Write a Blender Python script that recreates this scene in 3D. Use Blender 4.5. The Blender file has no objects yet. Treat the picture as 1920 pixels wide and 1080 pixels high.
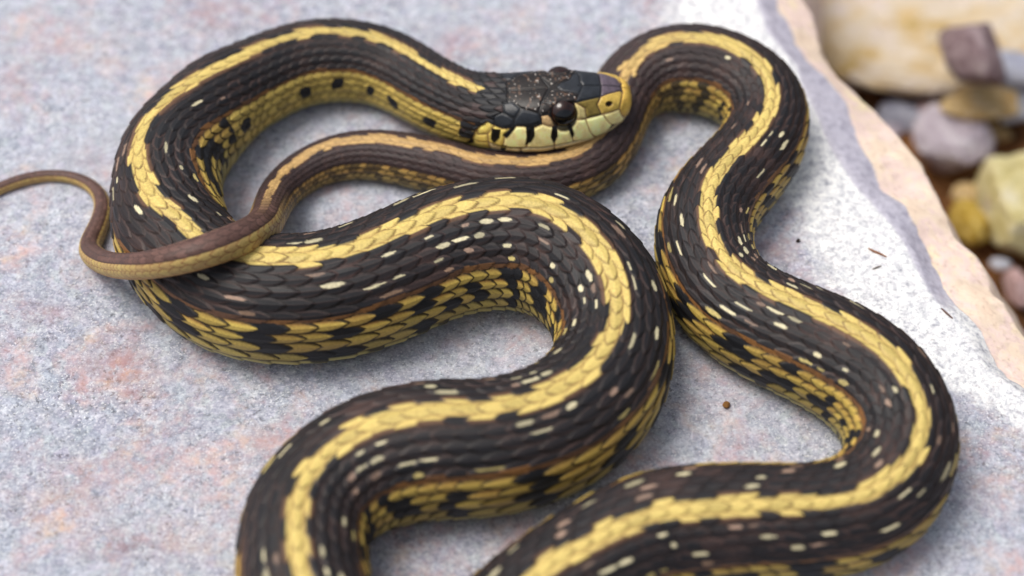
import bpy, bmesh, math, random
import numpy as np

# ------------------------------------------------------------------ camera, sky, sun, exposure
FPX = 3600.0                       # focal length in photograph pixels (1920 wide)
ELEV = math.radians(52.0)          # the camera looks down at the slab at this angle
DIST = 0.306                       # metres from the lens to the middle of the slab
CAM = np.array([0.0, -DIST*math.cos(ELEV), DIST*math.sin(ELEV)])
FWD = np.array([0.0, math.cos(ELEV), -math.sin(ELEV)])
RGT = np.array([1.0, 0.0, 0.0])
UPV = np.array([0.0, math.sin(ELEV), math.cos(ELEV)])

scene = bpy.context.scene
C = scene.collection
cam_data = bpy.data.cameras.new("camera")
cam_data.sensor_width = 36.0
cam_data.lens = 36.0*FPX/1920.0
cam_data.clip_start = 0.01
cam_data.clip_end = 200.0
cam_data.dof.use_dof = True
cam_data.dof.focus_distance = 0.297
cam_data.dof.aperture_fstop = 9.0
cam = bpy.data.objects.new("camera", cam_data)
C.objects.link(cam)
cam.location = CAM.tolist()
cam.rotation_euler = (math.pi/2-ELEV, 0, 0)
scene.camera = cam

SUN_EL, SUN_AZ = math.radians(66), math.radians(-78)     # azimuth from +Y (behind the snake) towards +X
world = bpy.data.worlds.new("World")
scene.world = world
world.use_nodes = True
wn = world.node_tree
bg = wn.nodes["Background"]
sky = wn.nodes.new("ShaderNodeTexSky")
sky.sky_type = 'NISHITA'
sky.sun_disc = False
sky.sun_elevation = SUN_EL
sky.sun_rotation = SUN_AZ
sky.air_density = 1.0
sky.dust_density = 5.0
sky.ozone_density = 1.0
hs = wn.nodes.new('ShaderNodeHueSaturation')          # thin cloud: the sky's blue is washed out
hs.inputs['Saturation'].default_value = 0.5
wn.links.new(sky.outputs[0], hs.inputs['Color'])
wn.links.new(hs.outputs[0], bg.inputs[0])
bg.inputs[1].default_value = 0.10
sun_data = bpy.data.lights.new("sun", 'SUN')
sun_data.energy = 1.5
sun_data.angle = math.radians(30)
sun_data.color = (1.0, 0.95, 0.87)
sun = bpy.data.objects.new("sun", sun_data)
C.objects.link(sun)
sdir = np.array([math.sin(SUN_AZ)*math.cos(SUN_EL), math.cos(SUN_AZ)*math.cos(SUN_EL), math.sin(SUN_EL)])
from mathutils import Vector, Matrix
sun.rotation_euler = Vector((-sdir).tolist()).to_track_quat('-Z', 'Y').to_euler()
sun.location = (sdir*2).tolist()
scene.view_settings.view_transform = 'Standard'
scene.view_settings.look = 'None'
scene.view_settings.exposure = 0.62
scene.view_settings.gamma = 1.0
scene.render.engine = 'CYCLES'
scene.cycles.use_denoising = True

# === GEOM
def pix_dir(px, py):
    px = np.asarray(px, float); py = np.asarray(py, float)
    return (FWD + RGT*((px-960)/FPX)[..., None] - UPV*((py-540)/FPX)[..., None])
def at(px, py, z):
    d = pix_dir(px, py)
    t = (z-CAM[2])/d[..., 2]
    return CAM + d*np.asarray(t)[..., None]
def project(P):
    v = P-CAM
    t = v@FWD
    return np.stack([960+FPX*(v@RGT)/t, 540-FPX*(v@UPV)/t], -1), t

def hsh(a, b, k=0):
    a = np.asarray(a).astype(np.int64); b = np.asarray(b).astype(np.int64)
    h = (a*374761393 + b*668265263 + k*1442695041) & 0xffffffff
    h = ((h ^ (h >> 13))*1274126177) & 0xffffffff
    h = ((h ^ (h >> 16))*2246822519) & 0xffffffff
    h = h ^ (h >> 15)
    return (h & 0xffffff)/float(0x1000000)
def vnoise(x, y, k=0):
    xi = np.floor(x); yi = np.floor(y)
    fx = x-xi; fy = y-yi
    fx = fx*fx*(3-2*fx); fy = fy*fy*(3-2*fy)
    a = hsh(xi, yi, k); b = hsh(xi+1, yi, k); c = hsh(xi, yi+1, k); d = hsh(xi+1, yi+1, k)
    return (a*(1-fx)+b*fx)*(1-fy)+(c*(1-fx)+d*fx)*fy
def fbm(x, y, k=0, o=4):
    s = 0; a = 0.5
    for i in range(o):
        s = s + a*(vnoise(x, y, k+i)-0.5); x = x*2.03+7.1; y = y*2.03+3.7; a *= 0.5
    return s
def sstep(a, b, x):
    t = np.clip((x-a)/(b-a), 0, 1)
    return t*t*(3-2*t)
def mix(a, b, t):
    t = np.asarray(t)[..., None]
    return a*(1-t)+b*t
def srgb(r, g, b):
    c = np.array([r, g, b])/255.0
    return np.where(c <= 0.04045, c/12.92, ((c+0.055)/1.055)**2.4)

# --- the snake's centre line: seen at (px, py) with width w, centre height h in mm (None: resting on the slab),
#     fleck strength, zone (0 body, 1 hind body, 2 tail)
SPINE = [
 # head (h given: it is carried over its own hind body)
 (1184,178,2,12.4,0,0),(1165,183,62,12.4,0,0),(1140,188,100,12.4,0,0),(1100,194,130,12.3,0,0),(1058,199,140,12.1,0,0),
 (1010,204,140,11.8,0,0),(960,207,138,11.3,0,0),(905,206,130,10.0,0,0),(850,192,128,8.2,0,0),
 (790,161,132,6.6,.0,0),(745,135,136,None,.0,0),
 (697,117,140,None,0,0),(618,110,146,None,0,0),(550,122,148,None,0,0),(469,157,156,None,.01,0),(417,186,170,None,.05,0),(380,222,178,None,.15,0),
 (329,284,192,None,.5,0),(314,336,197,None,.7,0),(314,391,205,None,.85,0),(323,440,212,None,.9,0),(350,482,215,None,.9,0),
 (393,523,219,None,1,0),(455,549,225,None,1,0),(524,557,229,None,1,0),(595,554,229,None,1,0),(658,541,229,None,1,0),(720,519,228,None,1,0),
 (777,494,228,None,1,0),(836,470,229,None,1,0),(930,453,232,None,1,0),(1010,459,234,None,1,0),(1072,490,229,None,1,0),(1125,545,224,None,1,0),
 (1149,605,219,None,1,0),(1153,650,218,None,1,0),(1143,697,222,None,1,0),(1113,745,228,None,1,0),(1040,800,236,None,1,0),(920,835,243,None,1,0),
 (820,839,246,None,1,0),(730,855,242,None,1,0),(672,877,237,None,1,0),(627,908,232,None,1,0),(595,941,231,None,1,0),(574,983,234,None,1,0),
 (567,1040,240,None,1,0),(572,1110,244,None,1,0),(600,1190,246,None,1,0),(680,1255,244,None,1,0),(790,1270,240,None,1,0),(900,1220,234,None,1,0),
 (1035,1110,228,None,1,0),(1125,1050,225,None,1,0),(1212,1003,223,None,1,0),(1300,985,220,None,1,0),(1400,978,214,None,1,0),(1526,973,205,None,1,0),
 (1605,955,204,None,1,0),(1663,912,205,None,1,0),(1690,848,206,None,1,0),(1681,784,209,None,1,0),(1642,722,211,None,1,0),(1595,684,209,None,1,0),(1535,652,205,None,1,0),
 (1467,622,199,None,1,0),(1408,592,194,None,1,0),(1364,560,188,None,1,0),(1333,512,182,None,1,0),(1319,455,179,None,1,0),(1326,408,175,None,.9,0),
 (1346,371,170,None,.8,0),(1386,325,163,None,.6,.1),(1424,277,156,None,.5,.2),(1440,228,152,None,.3,.3),(1424,183,154,None,.2,.4),(1380,148,156,None,.15,.5),
 (1313,126,156,None,.1,.6),(1250,127,149,None,.1,.7),(1195,150,134,None,.1,.8),(1163,195,122,None,.1,.9),(1145,250,114,None,.2,1),(1116,296,107,None,.15,1),
 (1060,326,103,None,.1,1),(973,336,100,None,.05,1),(900,330,99,None,.02,1),(834,312,97,None,0,1),(768,298,94,None,0,1),(702,288,88,None,0,1),
 (647,291,83,None,0,1.05),(600,304,78,None,0,1.1),(557,328,74,None,0,1.2),(525,359,71,4.0,0,1.35),(507,393,67,8.5,0,1.6),(490,425,64,14.5,0,1.85),
 (440,450,62,20.0,0,2),(358,478,59,20.6,0,2),(285,495,52,17.5,0,2),(217,497,46,9.5,0,2),(178,482,42,4.2,0,2),(166,462,40,None,0,2),
 (178,438,38,None,0,2),(191,407,34,None,0,2),(193,377,30,None,0,2),(175,350,25,None,0,2),(144,334,22,None,0,2),(103,328,21,None,0,2),
 (56,333,22,None,0,2),(0,352,22,None,0,2),(-60,385,19,None,0,2),(-130,420,13,None,0,2),(-185,440,5,None,0,2),(-205,446,1.5,None,0,2)]
FLAT = 0.90
# places where the body leans to one side (degrees)
LEAN = {(380,222):8,(329,284):20,(314,336):25,(314,391):19,(323,440):9,(1125,1050):6,(1212,1003):12,(1300,985):15,(1400,978):15,(1526,973):15,(1605,955):15,(1663,912):14,(1690,848):13,(1681,784):9,(1642,722):4}

# --- head sections: local up (z) and side (y) of five points from crown to chin, in photograph pixels, by the spine's px
HEAD = [ # px, crown z, brow (y,z), cheek (y,z), jaw (y,z), chin z
 (1184, 0,0,0,0,0,0,0,0),
 (1181.5, 12,13,8,18,0,11,-9,-12),
 (1174, 23,22,17,32,-2,22,-19,-22),
 (1160, 33,31,26,44,-5,32,-27,-31),
 (1140, 42,36,34,54,-8,40,-34,-38),
 (1100, 52,42,43,66,-10,49,-39,-44),
 (1058, 57,47,49,75,-11,56,-41,-46),
 (1010, 57,50,48,80,-12,60,-42,-47),
 (960, 57,51,46,79,-9,58,-43,-49),
 (905, 58,49,45,70,-4,51,-44,-54),
 (850, 63,45,45,63,0,45,-45,-57)]

def catmull(P, n_per):
    P = np.asarray(P, float); out = []
    N = len(P)
    def pt(i):
        if i < 0: return 2*P[0]-P[1]
        if i >= N: return 2*P[-1]-P[-2]
        return P[i]
    for i in range(N-1):
        p0, p1, p2, p3 = pt(i-1), pt(i), pt(i+1), pt(i+2)
        d = lambda a, b: max(np.linalg.norm(a[:3]-b[:3]), 1e-9)**0.5
        t0 = 0; t1 = t0+d(p0, p1); t2 = t1+d(p1, p2); t3 = t2+d(p2, p3)
        t = np.linspace(t1, t2, n_per, endpoint=False)[:, None]
        A1 = (t1-t)/(t1-t0)*p0+(t-t0)/(t1-t0)*p1; A2 = (t2-t)/(t2-t1)*p1+(t-t1)/(t2-t1)*p2; A3 = (t3-t)/(t3-t2)*p2+(t-t2)/(t3-t2)*p3
        B1 = (t2-t)/(t2-t0)*A1+(t-t0)/(t2-t0)*A2; B2 = (t3-t)/(t3-t1)*A2+(t-t1)/(t3-t1)*A3
        out.append((t2-t)/(t2-t1)*B1+(t-t1)/(t2-t1)*B2)
    out.append(P[-1:])
    return np.concatenate(out)

def gsmooth(a, sig):
    k = int(sig*3); x = np.arange(-k, k+1); w = np.exp(-0.5*(x/sig)**2); w /= w.sum()
    ap = np.concatenate([2*a[:1]-a[k:0:-1], a, 2*a[-1:]-a[-2:-k-2:-1]])
    return np.stack([np.convolve(ap[:, i], w, 'valid') for i in range(a.shape[1])], 1)

def build_spine():
    rows = []
    for px, py, w, h, fl, zn in SPINE:
        d = pix_dir(px, py)
        if h is None:
            t = CAM[2]/(FLAT*w/(2*FPX)-d[2])
        else:
            t = (h/1000-CAM[2])/d[2]
        p = CAM+d*t
        rows.append([p[0], p[1], p[2], w/2/FPX*t, fl, zn, px if py < 240 and len(rows) < 12 else 0, t, LEAN.get((px, py), 0)])
    S = catmull(rows, 40)
    L = np.concatenate([[0], np.cumsum(np.linalg.norm(np.diff(S[:, :3], axis=0), axis=1))])
    n = int(L[-1]/0.0001)
    s = np.linspace(0, L[-1], n)
    S = np.stack([np.interp(s, L, S[:, i]) for i in range(S.shape[1])], 1)
    sm = gsmooth(S[:, :3], 18)
    keep = sstep(0.0, 0.004, s)[:, None]
    S[:, :3] = S[:, :3]*(1-keep)+sm*keep
    S[:, 3] = gsmooth(S[:, 3:4], 10)[:, 0]*keep[:, 0]+S[:, 3]*(1-keep[:, 0])
    return s, S

ROWS_A, ROWS_B, ROWS_C = 19, 15, 7
COVER = 108.0
def snake_geometry(per_scale=16, per_row=11):
    s, S = build_spine()
    rr = S[:, 3]; zone = S[:, 5]
    fac = np.interp(zone, [0, 1, 1.6, 2], [0.36, 0.40, 0.55, 0.72])
    spacing = np.maximum(rr, 0.0008)*fac
    # end of the head: sections below s_neck come from HEAD
    px_of = S[:, 6]
    s_neck = s[np.argmin(np.where(s < 0.05, np.abs(px_of-850), 1e9))]
    neck_sp = 0.36*np.interp(s_neck+0.001, s, rr)
    spacing = np.where(s < s_neck, neck_sp*0.95, spacing)
    a = np.concatenate([[0], np.cumsum(np.diff(s)/(0.5*(spacing[1:]+spacing[:-1])))])
    ds_head = 0.000075
    n_head = int(s_neck/ds_head)
    sh = s_neck*(np.linspace(0, 1, n_head)**1.25)
    a_neck = np.interp(s_neck, s, a)
    dens = np.cumsum(np.diff(a, prepend=a[0])*np.interp(zone, [0.3, 1.0, 1.6], [per_scale, per_scale*0.72, per_scale*0.62]))
    d0 = np.interp(s_neck, s, dens)
    sb = np.interp(np.linspace(d0, dens[-1], int(dens[-1]-d0)+1)[1:], dens, s)
    ss = np.concatenate([sh, sb]); aa = np.interp(ss, s, a)
    Q = np.stack([np.interp(ss, s, S[:, i]) for i in range(S.shape[1])], 1)
    c = Q[:, :3]
    Tn = np.gradient(c, ss, axis=0); 
    Tn = gsmooth(Tn, 4); Tn /= np.linalg.norm(Tn, axis=1)[:, None]
    # head tangent: steady direction
    hd = c[np.argmin(np.abs(ss-s_neck*0.75))]-c[0]; hd /= np.linalg.norm(hd)
    k = sstep(s_neck*0.55, s_neck*0.95, ss)[:, None]
    Tn = hd*(1-k)+Tn*k; Tn /= np.linalg.norm(Tn, axis=1)[:, None]
    Z = np.array([0, 0, 1.0])
    # roll: head turned a little about its axis
    side = np.cross(Tn, Z); side /= np.linalg.norm(side, axis=1)[:, None]      # points to the animal's right seen from head to tail... left/right symmetric
    up = np.cross(side, Tn)
    roll = np.radians(np.interp(ss, [0, s_neck*0.6, s_neck*1.3], [HEAD_ROLL, HEAD_ROLL, 0]))
    side, up = side*np.cos(roll)[:, None]+up*np.sin(roll)[:, None], up*np.cos(roll)[:, None]-side*np.sin(roll)[:, None]
    # ring angles
    n_d = ROWS_A*per_row
    th = np.concatenate([np.linspace(-COVER, COVER, n_d, endpoint=False), np.linspace(COVER, 360-COVER, 34, endpoint=False)])
    thr = np.radians(th)
    r = Q[:, 3][:, None]
    tl = thr[None]+np.radians(Q[:, 8])[:, None]
    cy = np.sin(tl)*r; cz = np.cos(tl)*r
    low = -FLAT*r
    cz = np.where(cz < 0, low*np.tanh(np.abs(cz/r)**1.0*1.55)/math.tanh(1.55)*1.0, cz)
    # head sections
    H = np.array(HEAD)[::-1]
    hp = H[:, 0]
    pxr = np.where(ss <= s_neck*1.02, Q[:, 6], 850)
    sc = (Q[:, 7]/FPX)[:, None]
    col = [np.interp(pxr, hp, H[:, j]) for j in range(1, 9)]
    # smooth columns along the head (not the snout tip)
    colm = gsmooth(np.stack(col, 1)[:n_head], 8)
    kk = sstep(s_neck*0.10, s_neck*0.25, ss[:n_head])[:, None]
    colh = np.stack(col, 1); colh[:n_head] = colh[:n_head]*(1-kk)+colm*kk
    ct, by, bz, my, mz, jy, jz, cb = colh.T
    zero = np.zeros_like(ct)
    py_ = np.stack([zero, by, my, jy, zero, -jy, -my, -by], 1)
    pz_ = np.stack([ct, bz, mz, jz, cb, jz, mz, bz], 1)
    def ring(P):
        q = (th % 360)/45.0; i = np.floor(q).astype(int); f = (q-i)[None]
        g = lambda o: P[:, (i+o) % 8]
        p0, p1, p2, p3 = g(-1), g(0), g(1), g(2)
        return 0.5*(2*p1+(p2-p0)*f+(2*p0-5*p1+4*p2-p3)*f*f+(3*p1-p0-3*p2+p3)*f**3)
    hy = ring(py_)*sc; hz = ring(pz_)*sc
    kb = sstep(s_neck*0.72, s_neck*1.0, ss)[:, None]
    y = hy*(1-kb)+cy*kb; z = hz*(1-kb)+cz*kb
    P = c[:, None]+side[:, None]*y[..., None]+up[:, None]*z[..., None]
    return dict(s=ss, a=aa, th=th, P=P, r=Q[:, 3], fleck=Q[:, 4], zone=Q[:, 5], s_neck=s_neck, side=side, up=up, T=Tn, c=c, sc=sc[:, 0], nd=n_d)
HEAD_ROLL = 4.0
PLATES = [   # (colour, outline) in (pixels back from the snout, degrees from the crown), the same on both sides
 ('ylw_o', [(-2, -8), (20, -8), (18, 19), (23, 41), (28, 61), (20, 104), (18, 118), (-2, 118)]),
 ('ylw_ol', [(61.0, 28.4), (22.8, 14), (18.0, 19.1), (23.4, 40.8), (27.9, 61.5), (62.5, 61.5), (68.6, 45)]),
 ('olive', [(109.2, 35.7), (62.5, 28.4), (68.6, 45), (63.3, 61.5), (90.9, 62.5), (92.5, 48.1)]),
 ('cream', [(110.9, 34.6), (91.7, 48.1), (91.7, 62.5), (110.9, 61.5), (110.9, 51.2)]),
 ('purple', [(56.5, -8), (49.9, -8), (21.0, -8), (21.6, -8), (18.0, 19.1), (22.8, 14), (61.0, 28.4)]),
 ('slate', [(87.6, -8), (82.8, -8), (49.9, -8), (56.5, -8), (61.0, 28.4), (109.2, 35.7), (100.8, 19.1)]),
 ('slate', [(87.6, -8), (82.8, -8), (142.4, -8), (156.8, -8), (148.6, -8), (132.6, 8.8), (100.8, 19.1)]),
 ('brownblk', [(132.6, 8.8), (100.8, 19.1), (109.2, 35.7), (148.6, 35.7), (170.6, 26.4), (148.6, 4.7)]),
 ('brownblk', [(156.8, -8), (148.6, -8), (167.8, 24.3), (179.0, 45), (209.4, 34.6), (224.0, 21.2), (233.8, 15), (228.9, -8), (208.5, -8), (181.8, -8)]),
 ('slate', [(223.0, 50.1), (207.5, 34.6), (179.0, 45), (175.2, 57.4), (196.9, 60.5), (226.0, 59.4)]),
 ('slate', [(240.8, 23.3), (224.0, 21.2), (209.4, 34.6), (223.0, 49.1), (239.8, 40.8)]),
 ('slate', [(255.8, 46), (240.8, 38.8), (224.0, 50.1), (227.0, 59.4), (243.8, 63.6), (254.8, 58.4)]),
 ('brownblk', [(169.7, 26.4), (148.6, 33.6), (158.6, 47), (174.3, 49.1), (179.0, 45)]),
 ('beige', [(174.3, 49.1), (162.3, 49.1), (145.0, 64.6), (161.4, 63.6), (174.3, 58.4)]),
 ('ylw', [(60.2, 62.5), (27.9, 62.5), (19.8, 103.9), (22.8, 116.5), (44.9, 89.4)]),
 ('ylw', [(93.4, 63.6), (60.2, 62.5), (44.9, 89.4), (55.7, 108), (78.8, 108)]),
 ('ylw', [(125.6, 65.6), (110.9, 61.5), (93.4, 63.6), (78.8, 108), (101.7, 99.7), (119.5, 94.6)]),
 ('ylw', [(145.9, 64.6), (125.6, 65.6), (119.5, 94.6), (155.9, 93.5), (151.4, 71.8)]),
 ('ylw', [(194.1, 63.6), (173.4, 59.4), (161.4, 63.6), (145.9, 64.6), (151.4, 71.8), (155.9, 93.5), (208.5, 92.5)]),
 ('ylw', [(240.8, 70.8), (220.1, 59.4), (196.0, 61.5), (194.1, 63.6), (208.5, 92.5), (247.8, 95.6)]),
 ('ylw_g', [(265.9, 72.9), (254.8, 59.4), (243.8, 63.6), (228.9, 61.5), (240.8, 70.8), (247.8, 95.6), (266.9, 88.4)]),
 ('pale', [(-2, 118), (20, 114), (56, 108.5), (79, 108), (76, 150), (-2, 150)]),
 ('pale', [(79, 108), (102, 100.5), (120, 96.5), (156, 94.5), (157, 150), (76, 150)]),
 ('pale', [(156, 94.5), (208, 93), (218, 96.5), (217, 150), (157, 150)]),
 ('pale', [(218, 96.5), (248, 96.5), (267, 88.5), (269, 150), (217, 150)]),
 ('ylw_g', [(280.1, 68.7), (263.8, 54.3), (254.8, 59.4), (265.9, 72.9), (279.1, 78)]),
 ('ylw_g', [(288.3, 89.4), (280.1, 68.7), (279.1, 78), (265.9, 72.9), (266.9, 88.4), (282.2, 95.6)]),
 ('ylw_g', [(304.9, 112.2), (288.3, 89.4), (282.2, 95.6), (266.9, 88.4), (268.9, 120.7), (295.6, 120.7)]),
 ('black', [(127.3, 65.6), (121.2, 65.6), (117.8, 79.1), (121.2, 85.3), (125.6, 72.9)]),
 ('black', [(155.9, 64.6), (146.8, 65.6), (148.6, 77), (155.9, 87.3), (160.5, 76)]),
 ('black', [(203.6, 61.5), (189.3, 60.5), (190.3, 71.8), (197.9, 80.1), (209.4, 86.3), (204.6, 72.9)]),
 ('black', [(243.8, 71.8), (227.9, 60.5), (224.0, 62.5), (239.8, 76)]),
 ('black', [(258.8, 64.6), (246.8, 64.6), (249.8, 76), (258.8, 87.3), (261.8, 80.1)]),
 ('black', [(248.8, 91.5), (240.8, 89.4), (246.8, 116.5), (252.8, 116.5)]),
 ('black', [(298.7, 95.6), (288.3, 87.3), (287.3, 98.7), (301.8, 112.2)]),
]

HCOL = dict(ylw_o=srgb(214,176,84), ylw_ol=srgb(190,160,78), olive=srgb(126,108,52), cream=srgb(214,196,132), purple=srgb(88,78,88), slate=srgb(40,43,48),
            brownblk=srgb(34,30,29), beige=srgb(190,158,112), ylw=srgb(252,234,162), ylw_g=srgb(236,210,112), pale=srgb(226,208,158), black=srgb(18,17,18))

def in_poly(X, Y, pl):
    r = np.zeros(X.shape, bool); n = len(pl)
    for k in range(n):
        x0, y0 = pl[k]; x1, y1 = pl[(k+1) % n]
        if y0 == y1: continue
        c = ((y0 > Y) != (y1 > Y)) & (X < (x1-x0)*(Y-y0)/(y1-y0)+x0)
        r ^= c
    return r
def poly_dist(X, Y, pl, m=1.15):
    d = np.full(X.shape, 1e9); n = len(pl)
    for k in range(n):
        x0, y0 = pl[k]; x1, y1 = pl[(k+1) % n]; y0 *= m; y1 *= m
        vx, vy = x1-x0, y1-y0; L = vx*vx+vy*vy+1e-9
        t = np.clip(((X-x0)*vx+(Y*m-y0)*vy)/L, 0, 1)
        d = np.minimum(d, np.hypot(X-x0-t*vx, Y*m-y0-t*vy))
    return d

def skin(G):
    """relief height (metres), colour and gloss for every vertex of the snake"""
    a = G['a'][:, None]; th = np.where(G['th'] > 180, G['th']-360, G['th'])[None]
    r = G['r'][:, None]; zone = G['zone'][:, None]+0*th; fl = G['fleck'][:, None]+0*th
    ath = np.abs(th)+0*a
    nrow = np.where(G['zone'] < 0.85, ROWS_A, np.where(G['zone'] < 1.7, ROWS_B, ROWS_C))[:, None]
    pitch = 2*COVER/nrow
    arc = G['s'][:, None]/np.maximum(r, .001)
    a = a+.20*fbm(arc*1.6+0*th, th*.035+0*arc, 91, 2)
    b = th/pitch+.16*fbm(arc*1.9+0*th, th*.05+0*arc, 95, 2)*(np.abs(th) < COVER-4)
    dorsal = (np.abs(th) <= COVER)
    shape = (a*th).shape
    H = np.zeros(shape); HD = np.zeros(shape); SI = np.zeros(shape, np.int32); SJ = np.zeros(shape, np.int32); LA = np.zeros(shape); LB = np.zeros(shape); E = np.ones(shape)
    bi = np.round(b).astype(int)
    FR, BK, WD = -0.85, 0.80, 0.60
    for di in (-1, 0, 1):
        i = bi+di
        off = 0.5*(i & 1)
        lb = b-i
        j0 = np.round(a-off).astype(int)
        okr = np.abs(i) <= (nrow-1)//2
        for dj in (-1, 0, 1):
            j = j0+dj
            la = a-off-j
            wob = 1+0.10*(hsh(i, j, 5)-0.5)
            w = np.where(la < 0, WD, WD*(1-np.clip(la/BK, 0, 1)**2.2))*wob+1e-4
            e = np.abs(lb)/w
            ins = okr & (la > FR) & (la < BK) & (e < 1)
            h = 0.26+0.60*(la-FR)/(BK-FR)-0.34*(lb/WD)**2+0.15*np.exp(-(lb/0.07)**2)*sstep(-0.7, -0.2, la)
            hf = h
            h = h*(1-sstep(0.80, 1.0, e)*0.40)
            h = np.where(ins, h, 0)
            up = h > H
            lad = la-.075
            wd = np.where(lad < 0, WD, WD*(1-np.clip(lad/BK, 0, 1)**2.2))*wob+.075
            HD = np.maximum(HD, np.where(okr & (la > FR) & (lad < BK) & (np.abs(lb) < wd), hf, 0))
            H = np.where(up, h, H); SI = np.where(up, i, SI); SJ = np.where(up, j, SJ); LA = np.where(up, la, LA); LB = np.where(up, lb, LB); E = np.where(up, e, E)
    SE = np.maximum(sstep(.72, .98, E)*.8, (HD > H+.03)*1.0)      # 1 on the seam round each scale
    # ventral scutes
    a = G['a'][:, None]
    jv = np.floor(a).astype(int)+0*bi
    fa = a-np.floor(a)+0*th
    Hv = 0.25+0.45*fa-0.5*sstep(0.93, 1.0, fa)*0.9
    k = sstep(COVER-3, COVER+2, ath)
    H = H*(1-k)+Hv*k
    vent = ~(dorsal+np.zeros(shape, bool))
    # ---------------- pigment
    ri = np.abs(SI); sg = np.where(SI < 0, -1, 1)
    lbo = LB*sg
    rnd = hsh(SI+60, SJ, 1); rn2 = hsh(SI+60, SJ, 2); rn3 = hsh(SI+60, SJ, 3)
    rth = ri*pitch/11.37            # row number as it would be with nineteen rows
    V = lambda *q: np.array(q, float)
    black = V(.0105, .0108, .013); brown = V(.075, .043, .036); purple = V(.06, .036, .036)
    stripe = mix(V(.56, .43, .135), V(.46, .29, .12), sstep(.5, 1.05, zone)*.9)
    stripe = stripe*(0.86+0.28*rnd[..., None])
    dark = mix(black+0*zone[..., None], purple, sstep(.3, 1, zone)*.55)
    dk = mix(dark, brown, np.maximum(sstep(.35, .9, E), SE*.8)*(0.10+0.8*rn2)*.9)
    dk = mix(dk, V(.004, .004, .004)+0*dk, SE*(rn3 > .35)*.8)
    dk = mix(dk, brown*1.1, np.exp(-(LB/.07)**2)*.30*rn3)
    patch = fbm(arc*.55+0*th, th*.02+0*arc, 97, 3)
    dk = mix(dk, V(.10, .055, .045)+0*dk, sstep(-.02, .27, patch)*.45*(.15+.85*rn2**2))
    col = dk
    # flecks between the dark scales, in short columns
    phase = (SJ+2*(ri >= 4)+np.floor(hsh(SJ//4, SI*0, 9)*2)) % 4
    want = (phase == 0)*.66+(phase == 1)*.08+.06
    f_on = (rnd < want*fl) & (rth > 1.6) & (rth < 5.9)
    f_m = 1-sstep(.75, 1.1, np.abs((lbo+.30-.08*rn3)/(.09+.13*rn3))**2.0+np.abs((LA-.02+.25*(rn2-.5)+.5*lbo*(rnd-.5))/(.20+.32*hsh(SI+60, SJ, 4)))**2.4)
    fleck = mix(V(.62, .56, .36)+0*col, V(.52, .40, .10)+0*col, sstep(3.8, 5.2, rth)*.8)
    fleck = mix(fleck, V(.26, .15, .12)+0*col, (rn2 > .62)*.85)
    fleck = fleck*(.50+.55*hsh(SI+60, SJ, 6)[..., None])
    col = mix(col, fleck, f_on*f_m)
    # dorsal stripe
    st_lim = np.where(ri == 0, 9, np.where(rth < 1.7, -.16+.62*(rnd-.5)-.16*(G['s'][:, None] < .10), -9))
    st = 1-sstep(st_lim-.06, st_lim+.06, lbo)
    stc = mix(stripe, V(.14, .075, .03)+0*stripe, SE*(.25+.55*rn3))
    stc = mix(stc, V(.40, .22, .07)+0*stripe, sstep(.3, .9, np.abs(LB)/.6)*.35*rn2)
    col = mix(col, mix(V(.20, .10, .05)+0*col, dk, .35), (rth < 1.7)*(ri > 0)*(rnd > .45)*(1-sstep(.1, .35, lbo))*.8)
    col = mix(col, stc, st)
    # side stripe and chequered flank
    yl = mix(V(.54, .395, .09), V(.43, .28, .07), rn2)
    yl = mix(yl, V(.36, .21, .075), sstep(.4, 1.2, zone)*.75)
    orange = V(.30, .135, .04)
    neck = 1-sstep(.06, .4, fl)*1.0
    neck = np.where((G['s'][:, None] < 0.13), neck, 0)
    flank = mix(yl, orange, (1-sstep(-.45, -.12, lbo))*(rth < 7.4)*(.85-.4*neck)*(.35+.65*rn3))
    flank = mix(flank, V(.28, .25, .085)+0*col, sstep(7.4, 9.2, rth)*.45*(1-neck))
    flank = mix(flank, V(.55, .42, .11)+0*col, neck*.55)
    flank = flank*(.70+.45*rn3[..., None])
    flank = mix(flank, V(.016, .011, .007)+0*col, np.maximum(SE, sstep(.5, .8, E)*.7*(1-.6*neck))*(.95-.22*neck))
    chq = hsh(SJ//2, SI*0+3, 11)
    spot = ((np.abs(rth-6) < .5) & (SJ % 3 == 0) & (rnd < .6)) | ((np.abs(rth-7) < .5) & ((SJ+1) % 3 == 0) & (rnd < .9)) | ((rth > 5.6) & (rth < 9.4) & (rn3 < .11)) | \
           ((np.abs(rth-8) < .5) & (SJ % 3 == 0) & (rnd < .8)) | ((np.abs(rth-9) < .5) & (SJ % 3 == 2) & (rnd < .4))
    cell = np.floor(G['a'][:, None]/3.6+0*th); fc = G['a'][:, None]/3.6-cell
    wob_ = 1.5*fbm(G['a'][:, None]*2.2+0*th, th*.16+0*zone, 33, 3)
    spot_n = (np.abs((fc-.5+.2*(hsh(cell, cell*0, 14)-.5)+(ath-86)*.006*(hsh(cell, cell*0, 17)-.5)*2)/(.15+.06*hsh(cell, cell*0, 15)))**3+np.abs((ath-86-8*(hsh(cell, cell*0, 16)-.5))/9.5)**3 < 1+wob_) & (hsh(cell, cell*0, 13) < .9)
    spot = np.where(neck > .5, spot_n, spot)
    flank = mix(flank, black, spot*(1-.35*sstep(.3, 1, zone)))
    on_fl = sstep(5.45, 5.6, rth+(lbo > .02+.35*(rn3-.3))*.55*(1-sstep(.8, 1.2, zone)))
    col = mix(col, mix(flank, mix(orange+0*col, brown, .75*rn2), (rth < 5.6)*1.0), on_fl)
    # skin between scales
    col = np.where((H < 0.02)[..., None] & ~vent[..., None], V(.012, .010, .010), col)
    # belly
    vr = hsh(jv, jv*0, 21)
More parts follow.
